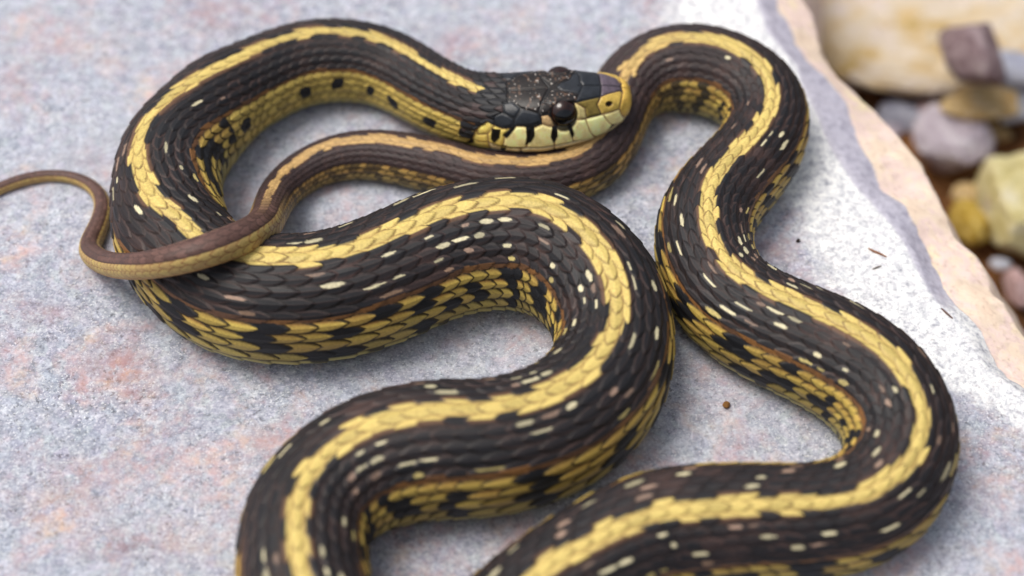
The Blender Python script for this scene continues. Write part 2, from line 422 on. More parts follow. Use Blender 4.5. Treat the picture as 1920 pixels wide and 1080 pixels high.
    bel = mix(V(.40, .36, .15)+0*col, V(.46, .38, .14)+0*col, vr)
    bel = mix(bel, V(.36, .22, .085)+0*col, sstep(.5, 1.3, zone)*.6)
    bel = mix(bel, V(.10, .08, .03)+0*col, sstep(.88, .98, fa)*.7)
    bsp = (hsh(jv, (th < 0)+0*jv, 23) < .45)*(1-sstep(COVER+8, COVER+11, ath))*(1-neck)*(zone < 1.5)*sstep(.3, .45, fa)
    bel = mix(bel, black, bsp*.9)
    col = mix(col, bel, vent*1.0)
    # tail
    tz = sstep(1.45, 1.95, zone)
    tdors = V(.105, .056, .046)*(0.75+0.5*rnd[..., None])
    tfl = mix(V(.46, .34, .115), V(.38, .25, .10), rn2)
    tfl = mix(tfl, V(.22, .10, .04)+0*col, SE*.85)
    tcol = mix(tdors, V(.05, .028, .024)+0*col, sstep(38, 45, ath)*.6)
    tcol = mix(tcol, V(.03, .016, .014)+0*col, SE*.6)
    tcol = mix(tcol, tfl, sstep(45, 50, ath))
    tcol = mix(tcol, V(.40, .23, .085)+0*col, sstep(COVER-4, COVER+2, ath)*.8)
    col = mix(col, tcol, tz)
    hgt = H*r*0.058*(1-.35*sstep(.9, 1.6, zone))
    gloss = .44+.14*rnd
    # ---------------- the head's plates
    n = np.searchsorted(G['s'], G['s_neck']*1.15)
    sc0 = G['sc'][0]
    X = (G['s'][:n]/sc0)[:, None]+0*th
    Vv = ath[:n]-np.where(th > 0, 1, 0)*15*sstep(8, 26, ath[:n])*sstep(16, 30, X)*(1-sstep(100, 122, X))*(1-sstep(70, 95, ath[:n]))
    hc = np.zeros((n, th.shape[1], 3)); inside = np.zeros(X.shape, bool); dist = np.full(X.shape, 1e9)
    front = X < 232
    hc[:] = HCOL['brownblk']
    hc = np.where((Vv > 100)[..., None], HCOL['pale']*.9, hc)
    fn = fbm(X*.11, Vv*.11, 31, 4); fn2 = vnoise(X*.22, Vv*.22, 41)
    pid = np.zeros(X.shape)
    for kk, (cn, pl) in enumerate(PLATES):
        m = in_poly(X, Vv, pl)
        if cn != 'black' and not m.any(): continue
        if cn == 'black':
            d = poly_dist(X, Vv, pl)
            hc = mix(hc, HCOL['black'], np.where(m, 1.0, 1-sstep(0, 1.5, d)))
            continue
        d = poly_dist(X, Vv, pl)
        hc = np.where(m[..., None], HCOL[cn]*(1+.12*(hsh(kk, 3)-.5)), hc)
        inside |= m; pid = np.where(m, kk+1, pid)
        dist = np.minimum(dist, d)
    mid_plate = inside & (Vv < 30) & ((X < 100) | (X > 150))
    dist = np.minimum(dist, np.where(mid_plate, Vv*1.15, 1e9))       # seam down the midline between paired plates
    hc = hc*(1+.7*fn[..., None])
    brown_m = np.isin(pid, [i+1 for i, q in enumerate(PLATES) if q[0] == 'brownblk'])
    hc = mix(hc, V(.20, .115, .075)+0*hc, brown_m*sstep(.70, .86, fn2)*.45)
    hc = mix(hc, V(.55, .50, .45)+0*hc, brown_m*sstep(.86, .93, vnoise(X*.3, Vv*.24, 47))*.7)
    yellow_m = hc[..., 1] > .2
    hc = mix(hc, np.where(yellow_m[..., None], V(.28, .15, .07), V(.010, .010, .011)), (1-sstep(.5, 1.7, dist))*.85)
    # lip line
    use = inside | front
    hh = np.where(inside, 0.00016*sstep(.2, 4.0, dist), 0.00005)
    # eye socket and nostril
    de = np.hypot(X-EYE[0], (Vv-EYE[1])*1.15)
    ring = 1-sstep(23.5, 26.5, de)
    hc = mix(hc, V(.012, .010, .010)+0*hc, ring*.95)
    hh = hh-0.00025*np.exp(-((de-23)/3.0)**2)-0.0006*(1-sstep(12, 24, de))
    brow = sstep(EYE[1]-26, EYE[1]-20, Vv)*(1-sstep(EYE[1]-20, EYE[1]-15, Vv))*np.exp(-((X-EYE[0])/26)**4)
    hh = hh+0.00030*brow
    dn = np.hypot(X-47, (Vv-46)*1.15)
    hc = mix(hc, V(.035, .015, .008)+0*hc, 1-sstep(5.5, 8.0, dn))
    hh = hh-0.0007*(1-sstep(2.5, 8.0, dn))
    # loreal hollow
    hh = hh-0.00035*np.exp(-((X-82)/20)**2-((Vv-50)/16)**2)
    # mouth line
    lipv = np.interp(X[:, 0], [0, 23, 56, 79, 102, 120, 156, 208, 248, 270], [114, 113, 108, 107, 100, 96, 94, 92.5, 95, 90])[:, None]
    ml = np.exp(-((Vv-lipv)/1.6)**2)*(X < 262)
    hc = mix(hc, V(.11, .055, .035)+0*hc, ml*.85); hh = hh-0.00022*ml
    w = use[..., None]
    col[:n] = np.where(w, hc, col[:n])
    neckdark = (~use) & (X > 200) & (Vv+14*(rnd[:n]-.5) < 76) & (X+26*(rnd[:n]-.5) < 292)
    nd_ = neckdark[..., None]*1.0
    bead = mix(V(.016, .016, .019)+0*hc, V(.085, .05, .045), (rn2[:n] > .7)*.5)*(1-.85*SE[:n][..., None])
    keepst = (Vv < np.clip((X-268)*.5, 0, 11)) & (X > 268)
    col[:n] = np.where((nd_ > .5) & ~keepst[..., None], bead, col[:n])
    hgt[:n] = np.where(use, hh, hgt[:n]*1.35)
    gloss[:n] = np.where(use, np.where(yellow_m, .36, .30), gloss[:n])
    taper = sstep(0, 8, X)
    hgt[:n] *= taper
    return hgt, np.clip(col, .002, .9), gloss

EYE = (131.7, 52.0)
def snake_mesh():
    G = snake_geometry(16, 11)
    hgt, col, gloss = skin(G)
    P = G['P']
    N = np.cross(np.gradient(P, axis=0), np.roll(P, -1, 1)-np.roll(P, 1, 1))
    N /= np.linalg.norm(N, axis=2)[..., None]+1e-12
    sgn = np.sign(np.median((N*(P-G['c'][:, None])).sum(-1)))
    N *= sgn
    Pd = P+N*hgt[..., None]
    Pd[..., 2] = np.where(Pd[..., 2] < 0.0001, 0.0001, Pd[..., 2])
    return G, N, Pd, col, gloss
# === GEOM END

# ------------------------------------------------------------------ helpers
def tag(o, label=None, cat=None, group=None, kind=None):
    if label: o['label'] = label
    if cat: o['category'] = cat
    if group: o['group'] = group
    if kind: o['kind'] = kind
    return o
def quick_mesh(name, V, F, smooth=True):
    """V (n,3), F (m,4) or (m,3) index arrays"""
    V = np.ascontiguousarray(V, np.float32); F = np.ascontiguousarray(F, np.int32)
    me = bpy.data.meshes.new(name)
    k = F.shape[1]
    me.vertices.add(len(V)); me.vertices.foreach_set('co', V.ravel())
    me.loops.add(F.size); me.loops.foreach_set('vertex_index', F.ravel())
    me.polygons.add(len(F)); me.polygons.foreach_set('loop_start', np.arange(0, F.size, k, dtype=np.int32))
    me.update(calc_edges=True)
    me.polygons.foreach_set('use_smooth', np.full(len(F), smooth))
    me.validate()
    return me
def add_color(me, name, col):
    at_ = me.attributes.new(name, 'FLOAT_COLOR', 'POINT')
    c4 = np.ones((len(col), 4), np.float32); c4[:, :3] = col
    at_.data.foreach_set('color', c4.ravel())
def add_float(me, name, v):
    at_ = me.attributes.new(name, 'FLOAT', 'POINT')
    at_.data.foreach_set('value', np.ascontiguousarray(v, np.float32))
def link(name, me, mat, parent=None):
    o = bpy.data.objects.new(name, me); C.objects.link(o)
    if mat: me.materials.append(mat)
    if parent:
        o.parent = parent
        o.matrix_parent_inverse = parent.matrix_world.inverted()
    return o

class Mat:
    def __init__(self, name):
        self.m = bpy.data.materials.new(name); self.m.use_nodes = True
        self.t = self.m.node_tree; self.b = self.t.nodes['Principled BSDF']
        self.tc = None
    def n(self, typ, **kw):
        nd = self.t.nodes.new(typ)
        for k, v in kw.items(): setattr(nd, k, v)
        return nd
    def l(self, a, b): self.t.links.new(a, b)
    def coord(self):
        if self.tc is None: self.tc = self.n('ShaderNodeTexCoord')
        return self.tc.outputs['Object']
    def noise(self, scale, detail=3, rough=.55, vec=None, dist=0):
        nd = self.n('ShaderNodeTexNoise'); self.l(vec or self.coord(), nd.inputs['Vector'])
        nd.inputs['Scale'].default_value = scale; nd.inputs['Detail'].default_value = detail
        nd.inputs['Roughness'].default_value = rough; nd.inputs['Distortion'].default_value = dist
        return nd.outputs['Fac']
    def voro(self, scale, feature='F1', out='Color'):
        nd = self.n('ShaderNodeTexVoronoi', feature=feature); self.l(self.coord(), nd.inputs['Vector'])
        nd.inputs['Scale'].default_value = scale
        return nd.outputs[out]
    def ramp(self, fac, stops, interp='LINEAR'):
        nd = self.n('ShaderNodeValToRGB'); nd.color_ramp.interpolation = interp
        e = nd.color_ramp.elements
        while len(e) < len(stops): e.new(0.5)
        for q, (p, c) in zip(e, stops):
            q.position = p; q.color = (c[0], c[1], c[2], 1) if hasattr(c, '__len__') else (c, c, c, 1)
        self.l(fac, nd.inputs[0]); return nd.outputs[0]
    def mix(self, fac, a, b, mode='MIX'):
        nd = self.n('ShaderNodeMix', data_type='RGBA', blend_type=mode)
        for s, v in ((nd.inputs['Factor'], fac), (nd.inputs['A'], a), (nd.inputs['B'], b)):
            if isinstance(v, (int, float)): s.default_value = v
            elif isinstance(v, (tuple, list, np.ndarray)): s.default_value = (v[0], v[1], v[2], 1)
            else: self.l(v, s)
        return nd.outputs['Result']
    def math(self, op, a, b=0.0):
        nd = self.n('ShaderNodeMath', operation=op)
        for s, v in ((nd.inputs[0], a), (nd.inputs[1], b)):
            if isinstance(v, (int, float)): s.default_value = v
            else: self.l(v, s)
        return nd.outputs[0]
    def attr(self, name):
        nd = self.n('ShaderNodeAttribute', attribute_name=name); return nd
    def bump(self, h, strength, dist):
        nd = self.n('ShaderNodeBump'); nd.inputs['Strength'].default_value = strength; nd.inputs['Distance'].default_value = dist
        self.l(h, nd.inputs['Height']); self.l(nd.outputs[0], self.b.inputs['Normal'])
    def color(self, c):
        s = self.b.inputs['Base Color']
        if isinstance(c, (tuple, list, np.ndarray)): s.default_value = (c[0], c[1], c[2], 1)
        else: self.l(c, s)

# ------------------------------------------------------------------ materials of the setting
def slab_material():
    m = Mat('speckled_rock')
    z = m.attr('zones'); sep = m.n('ShaderNodeSeparateColor'); m.l(z.outputs['Color'], sep.inputs[0])
    white, grey, pink = sep.outputs[0], sep.outputs[1], sep.outputs[2]
    g1 = m.noise(1500, 4, .68); g2 = m.noise(420, 6, .70); g3 = m.noise(2600, 2, .5)
    sp = m.math('ADD', m.math('MULTIPLY', g1, .45), m.math('MULTIPLY', g2, .55))
    base = m.ramp(sp, [(.34, srgb(98,101,113)), (.45, srgb(138,142,156)), (.53, srgb(162,166,179)), (.64, srgb(198,201,209))])
    # dark mineral specks and pale crystals, denser in some places than in others
    dens = m.ramp(m.noise(55, 4, .6), [(.35, .25), (.65, 1.0)])
    base = m.mix(m.math('MULTIPLY', m.ramp(m.noise(1250, 3, .6, dist=.3), [(.33, .95), (.45, 0.0)]), dens), base, srgb(56,58,68))
    base = m.mix(m.math('MULTIPLY', m.ramp(g3, [(.57, 0.0), (.68, .85)]), dens), base, srgb(226,227,230))
    tint = m.voro(700)
    base = m.mix(.03, base, tint, 'OVERLAY')
    # rusty and pink stains
    st = m.ramp(m.noise(75, 6, .68, dist=.6), [(.48, 0.0), (.66, .85)])
    stf = m.math('MULTIPLY', st, m.ramp(m.noise(600, 3, .6), [(.38, .15), (.62, 1.0)]))
    stc = m.ramp(m.noise(130, 3), [(.35, srgb(168,128,134)), (.55, srgb(200,160,150)), (.70, srgb(206,176,140))])
    base = m.mix(m.math('MULTIPLY', stf, .85), base, stc)
    dk = m.math('MULTIPLY', m.ramp(m.noise(48, 5, .7), [(.62, 0.0), (.72, .5)]), m.ramp(m.noise(500, 3, .6), [(.4, .2), (.6, 1.0)]))
    base = m.mix(dk, base, srgb(96,80,88))
    sm_ = m.math('MULTIPLY', m.attr('stain').outputs['Fac'], m.ramp(m.noise(330, 5, .7), [(.36, 0.0), (.60, .95)]))
    base = m.mix(sm_, base, m.ramp(m.noise(60, 4, .6), [(.38, srgb(112,84,92)), (.52, srgb(166,126,124)), (.64, srgb(200,162,134))]))
    # broad variation
    base = m.mix(m.ramp(m.noise(22, 4, .6), [(.35, .0), (.7, .30)]), base, srgb(196,199,208))
    # the pale crust near the edge
    wv = m.math('ADD', white, m.math('MULTIPLY', m.math('SUBTRACT', m.noise(170, 8, .78), .5), 1.5))
    wm = m.math('MULTIPLY', m.ramp(wv, [(.36, 0.0), (.62, 1.0)]), m.ramp(g1, [(.36, .35), (.48, 1.0)]))
    wc = m.ramp(m.noise(700, 6, .72), [(.32, srgb(140,142,152)), (.44, srgb(200,201,205)), (.58, srgb(234,234,232))])
    base = m.mix(wm, base, wc)
    gm = m.math('ADD', grey, m.math('MULTIPLY', m.math('SUBTRACT', m.noise(220, 5, .65), .5), .35))
    base = m.mix(m.ramp(gm, [(.30, 0.0), (.62, .9)]), base, m.ramp(m.noise(800, 4, .6), [(.3, srgb(150,146,162)), (.6, srgb(186,183,196))]))
    pc = m.ramp(m.noise(120, 6, .65), [(.30, srgb(226,200,178)), (.46, srgb(232,212,190)), (.56, srgb(228,204,196)), (.70, srgb(236,220,180))])
    pc = m.mix(m.ramp(m.noise(900, 3, .6), [(.30, .5), (.45, 0.0)]), pc, srgb(188,160,140))
    pm = m.math('ADD', pink, m.math('MULTIPLY', m.math('SUBTRACT', m.noise(300, 5, .7), .5), .6))
    base = m.mix(m.ramp(pm, [(.40, 0.0), (.60, 1.0)]), base, pc)
    m.color(base)
    m.b.inputs['Roughness'].default_value = .78
    m.b.inputs['Specular IOR Level'].default_value = .3
    hgt = m.math('ADD', m.math('MULTIPLY', g1, .6), m.math('MULTIPLY', g2, 1.0))
    m.bump(hgt, .38, .0006)
    return m.m
def stone_material(name, cols, scale=3.0, stain=None, stain_at=.58):
    m = Mat(name)
    n1 = m.noise(scale, 6, .62)
    c = m.ramp(n1, [(.30, cols[0]), (.50, cols[1]), (.70, cols[2])])
    if stain is not None:
        c = m.mix(m.ramp(m.noise(scale*.6, 5, .65, dist=.4), [(stain_at, 0.0), (stain_at+.12, .85)]), c, stain)
    c = m.mix(.25, c, m.ramp(m.noise(scale*12, 3, .6), [(.3, .35), (.7, .75)]), 'OVERLAY')
    m.color(c); m.b.inputs['Roughness'].default_value = .85; m.b.inputs['Specular IOR Level'].default_value = .25
    m.bump(m.noise(scale*4, 5, .65), .6, .06)
    return m.m
def soil_material():
    m = Mat('damp_soil')
    c = m.ramp(m.noise(90, 6, .7), [(.30, srgb(52,36,24)), (.46, srgb(110,74,46)), (.58, srgb(164,112,68)), (.75, srgb(196,152,106))])
    c = m.mix(m.ramp(m.noise(14, 4, .6), [(.4, 0.0), (.65, .6)]), c, srgb(52,40,28))
    m.color(c); m.b.inputs['Roughness'].default_value = .95; m.b.inputs['Specular IOR Level'].default_value = .15
    m.bump(m.noise(300, 6, .7), .8, .004)
    return m.m

# ------------------------------------------------------------------ the ground below the slab
GZ = -0.062
def ground():
    xs = np.concatenate([np.linspace(-6, -.6, 14), np.linspace(-.55, .75, 150), np.linspace(.85, 6, 14)])
    ys = np.concatenate([np.linspace(-6, -.6, 14), np.linspace(-.55, .75, 150), np.linspace(.85, 8, 14)])
    X, Y = np.meshgrid(xs, ys, indexing='ij')
    Zz = GZ+fbm(X*18, Y*18, 3, 4)*.022+fbm(X*120, Y*120, 8, 3)*.006
    n, mm = X.shape
    V = np.stack([X, Y, Zz], -1).reshape(-1, 3)
    q = (np.arange(n-1)[:, None]*mm+np.arange(mm-1)[None]).ravel()
    F = np.stack([q, q+mm, q+mm+1, q+1], 1)
    o = link('ground', quick_mesh('ground', V, F), soil_material())
    tag(o, kind='structure')
ground()

# ------------------------------------------------------------------ the slab
RIDGE = [(-900,1150),(-300,1330),(-100,1400),(14,1431),(56,1445),(96,1478),(121,1502),(158,1512),(211,1538),(253,1556),(299,1578),(343,1606),(383,1643),(428,1684),(465,1708),(501,1724),(579,1765),(607,1800),(693,1847),(740,1920),(900,2060),(1200,2240),(1900,2600)]
BAND = [(-900,1170),(-300,1350),(-100,1420),(14,1456),(85,1490),(146,1549),(191,1577),(239,1600),(299,1618),(355,1639),(379,1676),(428,1706),(477,1726),(520,1752),(579,1790),(625,1835),(710,1880),(760,1952),(900,2085),(1200,2270),(1900,2640)]
EDGE = [(-900,1260),(-300,1430),(-100,1490),(40,1528),(107,1549),(149,1583),(203,1638),(234,1676),(270,1712),(304,1737),(375,1773),(440,1794),(473,1830),(518,1859),(579,1896),(628,1920),(760,2010),(900,2120),(1200,2330),(1900,2720)]
STAINS = [(232,690,60,34,1),(255,742,34,18,.8),(225,640,40,24,.5),(218,1022,56,26,1),(165,884,50,26,.8),(125,950,80,40,.6),(330,1010,60,40,.5),(400,30,50,34,.7),(140,85,70,24,.45),(215,120,24,16,.6),(30,150,34,26,.5),(175,300,50,30,.5),(500,825,34,16,1),(860,80,60,26,.4),(1120,820,60,60,.7),(980,1010,50,36,.5),(700,640,40,20,.4),(80,590,60,22,.5),(1440,470,40,26,.5),(1700,1030,70,40,.4),(1800,930,60,30,.4)]
def slab():
    pys = np.concatenate([np.linspace(-900, -80, 24, endpoint=False), np.linspace(-80, 1160, 400, endpoint=False), np.linspace(1160, 1900, 24)])
    f = lambda tab: np.interp(pys, [q[0] for q in tab], [q[1] for q in tab])
    rx, bx, ex = f(RIDGE), np.maximum(f(BAND), f(RIDGE)+6), f(EDGE)
    jit = fbm(pys*.03, pys*0+2, 77, 4)
    ex = ex+fbm(pys*.009, pys*0+2, 77, 3)*34+jit*7; bx = bx+fbm(pys*.02, pys*0+5, 78, 3)*8+6
    ex = np.maximum(ex, bx+14)
    wl = np.full_like(pys, -1500.0)
    rows = []; zones = []; stains = []
    un = np.concatenate([np.linspace(0, .46, 30, endpoint=False), np.linspace(.46, 1, 400)])
    for py, x0, x1, x2, x3 in zip(pys, wl, rx, bx, ex):
        px = x0+(x1-x0)*un
        top = at(px, np.full_like(px, py), 0.0)
        dpx = x1-px
        u2 = np.linspace(0, 1, 13)[1:]; u3 = np.linspace(0, 1, 34)[1:]; u4 = np.linspace(0, 1, 22)[1:]
        A = at(np.array([x1]), np.array([py]), 0.0)[0]; B = at(np.array([x2]), np.array([py]), -0.0022)[0]; D = at(np.array([x3]), np.array([py]), -0.0060)[0]
        s2 = A+(B-A)*u2[:, None]; s3 = B+(D-B)*u3[:, None]
        W = np.array([D[0]+.004, D[1]+.002, GZ-.02])
        s4 = D+(W-D)*u4[:, None]; s4[:, 0] += np.sin(u4*math.pi)*(.003+.012*vnoise(py*.004+0*u4, u4*2, 5))
        left = np.array([[top[0, 0]-.02, top[0, 1], GZ-.02]])
        rows.append(np.concatenate([left, top, s2, s3, s4]))
        far_low = sstep(560, 900, py)
        wz = (1-sstep(30, 320-90*far_low, dpx+60*far_low))
        wz = wz*(1-.35*far_low)
        n1, n2, n3, n4 = len(top), len(s2), len(s3), len(s4)
        upper = 1-sstep(470, 640, py)
        zr = np.concatenate([[0], wz, np.full(n2, .35+.35*(1-upper)), np.zeros(n3+n4)])
        zg = np.concatenate([[0], .75*np.exp(-(dpx/12)**2)*upper, np.full(n2, 1.0*upper+.12*(1-upper)), .95*upper*np.exp(-(u3/.12)**2), np.zeros(n4)])
        zp = np.concatenate([[0], np.zeros(n1), .12+.25*u2, .55+.45*np.minimum(u3*3, 1), np.ones(n4)])
        zones.append(np.stack([zr, zg, zp], 1))
        sv = np.zeros(len(zr)); sv[1:1+n1] = sum(k*np.exp(-((px-a)/w)**2-((py-b)/h)**2) for a, b, w, h, k in STAINS)
        stains.append(sv)
    P = np.stack(rows); Zn = np.stack(zones)
    # round the two corners, then uneven weathering
    i0 = 1+len(un)
    for it in range(3):
        Q = P.copy(); Q[:, i0-6:-1] = (P[:, i0-7:-2]+2*P[:, i0-6:-1]+P[:, i0-5:])/4; P = Q
    x, y = P[..., 0], P[..., 1]
    edge = np.zeros(P.shape[1]); edge[i0:] = 1; edge = np.convolve(edge, np.ones(9)/9, 'same')
    flat = fbm(x*70, y*70, 51, 3)*.0006+fbm(x*500, y*500, 55, 3)*.00022
    rough = fbm(x*160+P[..., 2]*200, y*160, 61, 5)*.0026
    P[..., 2] += np.where(P[..., 2] > GZ, flat*(1-edge)+rough*edge, 0)-.00008
    P[..., 0] += edge*fbm(y*90, P[..., 2]*120+9, 63, 5)*.003
    P[..., 2] = np.where(edge[None] < .5, np.minimum(P[..., 2], .0002), P[..., 2])
    # near and far ends close down to the ground
    P = np.concatenate([P[:1]*[1, 1, 0]+[0, .02, GZ-.02], P, P[-1:]*[1, 1, 0]+[0, -.02, GZ-.02]])
    Zn = np.concatenate([Zn[:1], Zn, Zn[-1:]]); St = np.stack(stains); St = np.concatenate([St[:1], St, St[-1:]])
    n, mm = P.shape[:2]
    q = (np.arange(n-1)[:, None]*mm+np.arange(mm-1)[None]).ravel()
    F = np.stack([q, q+mm, q+mm+1, q+1], 1)
    me = quick_mesh('rock_slab', P.reshape(-1, 3), F)
    add_color(me, 'zones', np.clip(Zn.reshape(-1, 3), 0, 1))
    add_float(me, 'stain', St.ravel())
    o = link('rock_slab', me, slab_material())
    tag(o, 'broad speckled grey rock slab under the snake, pale pinkish along its broken edge', 'rock')
slab()

# ------------------------------------------------------------------ stones on the ground beyond the slab
def stone_mesh(name, seed, facets=9, rough=.11, sub=4, depth=(.62, .95), box=None):
    rng = np.random.RandomState(seed)
    bm = bmesh.new(); bmesh.ops.create_icosphere(bm, subdivisions=sub+1, radius=1.0)
    V = np.array([v.co[:] for v in bm.verts]); F = np.array([[v.index for v in f.verts] for f in bm.faces]); bm.free()
    nrm = rng.normal(size=(facets, 3)); nrm /= np.linalg.norm(nrm, axis=1)[:, None]
    nrm = np.concatenate([nrm, [[0, 0, -1]]])
    lim = np.concatenate([rng.uniform(depth[0], depth[1], facets), [.72]])
    if box:
        bn = np.array([[1, .1, .12], [-1, .15, .1], [.12, 1, .05], [.05, -1, .25], [.05, -.08, 1]]); bn /= np.linalg.norm(bn, axis=1)[:, None]
        nrm = np.concatenate([nrm, bn]); lim = np.concatenate([lim, [box]*5])
    scl = np.ones(len(V))
    for nn, L in zip(nrm, lim):
        d = V@nn
        with np.errstate(divide='ignore', invalid='ignore'):
            k = np.where(d > 1e-3, L/np.maximum(d, 1e-3), 9)
        scl = -np.log(np.exp(-scl*22)+np.exp(-k*22))/22
    V = V*scl[:, None]
    bump = fbm(V[:, 0]*2.2+V[:, 2]*1.3+seed, V[:, 1]*2.2-V[:, 2]*1.1, seed, 5)+.5*fbm(V[:, 0]*7+V[:, 2]*5, V[:, 1]*7+seed, seed+9, 3)
    V = V*(1+rough*bump*2)[:, None]
    return quick_mesh(name, V, F)
def stone(name, px, py, wpx, hpx, mat, label, seed, up=1.0, rz=0.0, tilt=(0, 0), sink=.15, group=None, facets=9, z0=None, depth=(.62, .95), box=None):
    """a stone whose middle shows near (px, py), wpx wide; hpx is its visible extent up the picture"""
    zb = GZ if z0 is None else z0
    t = (zb-CAM[2])/pix_dir(px, py)[2]
    sx = wpx/2*t/FPX*1.12
    sy = hpx/2*t/FPX*1.0
    sz = sy*up
    c = at(np.array([px]), np.array([py]), zb+sz*(.72-sink))[0]
    o = link(name, stone_mesh(name, seed, facets, depth=depth, box=box), mat)
    o.location = c.tolist(); o.scale = (sx, sy*1.15, sz); o.rotation_euler = (tilt[0], tilt[1], rz)
    tag(o, label, 'stone', group)
    return o
M_cream = stone_material('cream_stone', (srgb(234,196,124), srgb(250,232,204), srgb(252,236,228)), 4.2, srgb(216,176,84), .55)
M_yellow = stone_material('yellow_stone', (srgb(166,126,40), srgb(212,176,76), srgb(232,210,140)), 2.6)
M_block = stone_material('pale_yellow_stone', (srgb(210,192,116), srgb(238,226,170), srgb(246,238,214)), 2.0, srgb(196,150,134), .58)
M_mauve = stone_material('mauve_stone', (srgb(158,140,152), srgb(208,196,208), srgb(240,234,238)), 2.4, srgb(166,118,84), .60)
M_blue = stone_material('blue_grey_stone', (srgb(144,146,168), srgb(184,187,206), srgb(216,218,228)), 2.5)
M_grey = stone_material('pale_grey_stone', (srgb(184,186,202), srgb(216,218,230), srgb(232,234,240)), 2.5)
M_tan = stone_material('tan_stone', (srgb(178,134,80), srgb(220,188,132), srgb(238,216,178)), 2.6)
M_wedge = stone_material('purple_brown_stone', (srgb(104,82,86), srgb(156,134,138), srgb(196,178,180)), 2.2)
M_pink = stone_material('pink_stone', (srgb(172,130,126), srgb(212,178,176), srgb(234,210,210)), 2.6)

stone('stone', 1735, 10, 640, 400, M_cream, 'large cream and ochre boulder beyond the edge of the slab', 11, up=.42, rz=.2, facets=14, depth=(.66, .92))
stone('stone', 1826, 98, 112, 150, M_wedge, 'purple brown wedge of stone leaning against the cream boulder', 12, up=1.0, rz=.5, z0=GZ+.02)
stone('stone', 1895, 128, 170, 74, M_blue, 'blue grey stone beside the purple brown wedge', 13, up=.8, rz=-.1, z0=GZ+.012)
stone('stone', 1906, 196, 90, 84, M_grey, 'pale grey stone in front of the blue grey stone', 14, up=.9, rz=.3, z0=GZ+.004)
stone('stone', 1846, 200, 150, 74, M_tan, 'flat tan stone below the cream boulder', 15, up=.8, rz=.1, z0=GZ+.009)
stone('stone', 1780, 264, 134, 160, M_mauve, 'rounded mauve stone lying between the slab and the soil gap', 16, up=.8, rz=.4, facets=11, depth=(.66, .92))
stone('stone', 1700, 216, 120, 60, M_blue, 'small blue grey stone tucked under the cream boulder', 17, up=.8, rz=-.2)
stone('stone', 1742, 212, 62, 50, M_pink, 'small pale pink pebble touching the rounded mauve stone', 18, up=.9)
stone('stone', 1926, 378, 204, 232, M_block, 'pale yellow angular block of stone with a pinkish patch', 19, up=.7, rz=.30, facets=3, depth=(.8, .95), box=.60)
stone('stone', 1817, 418, 68, 88, M_yellow, 'small bright yellow pebble between the slab and the angular block', 20, up=.9, rz=.2, facets=8, depth=(.72, .95))
stone('stone', 1812, 362, 56, 40, M_tan, 'small tan pebble behind the bright yellow pebble', 21, up=.8)
stone('stone', 1912, 540, 62, 74, M_pink, 'pink pebble in the dark soil below the angular block', 22, up=.9)
stone('stone', 1868, 250, 56, 40, M_tan, 'tan chip of stone above the angular block', 23, up=.7)
stone('stone', 1876, 495, 36, 26, M_grey, 'grey chip of stone in the soil near the pink pebble', 24, up=.8)
stone('stone', 1668, 248, 50, 34, M_mauve, 'mauve chip of stone in the gap beside the slab', 25, up=.8)
# a few more stones of the same bank, just outside the frame
for px, py, w, h, m_, lab, sd in [
    (2090,110,230,180, M_cream, 'cream stone further along the bank from the blue grey stone', 41),
    (2070,560,150,120, M_mauve, 'mauve stone beyond the pink pebble', 42),
    (2120,330,190,160, M_tan, 'tan stone behind the pale yellow angular block', 43),
    (2100,760,170,140, M_grey, 'pale grey stone below the broken edge of the slab', 44),
    (1930,-200,400,260, M_tan, 'big tan boulder behind the cream boulder', 45)]:
    stone('stone', px, py, w, h, m_, lab, sd, up=.8, rz=sd*.7)

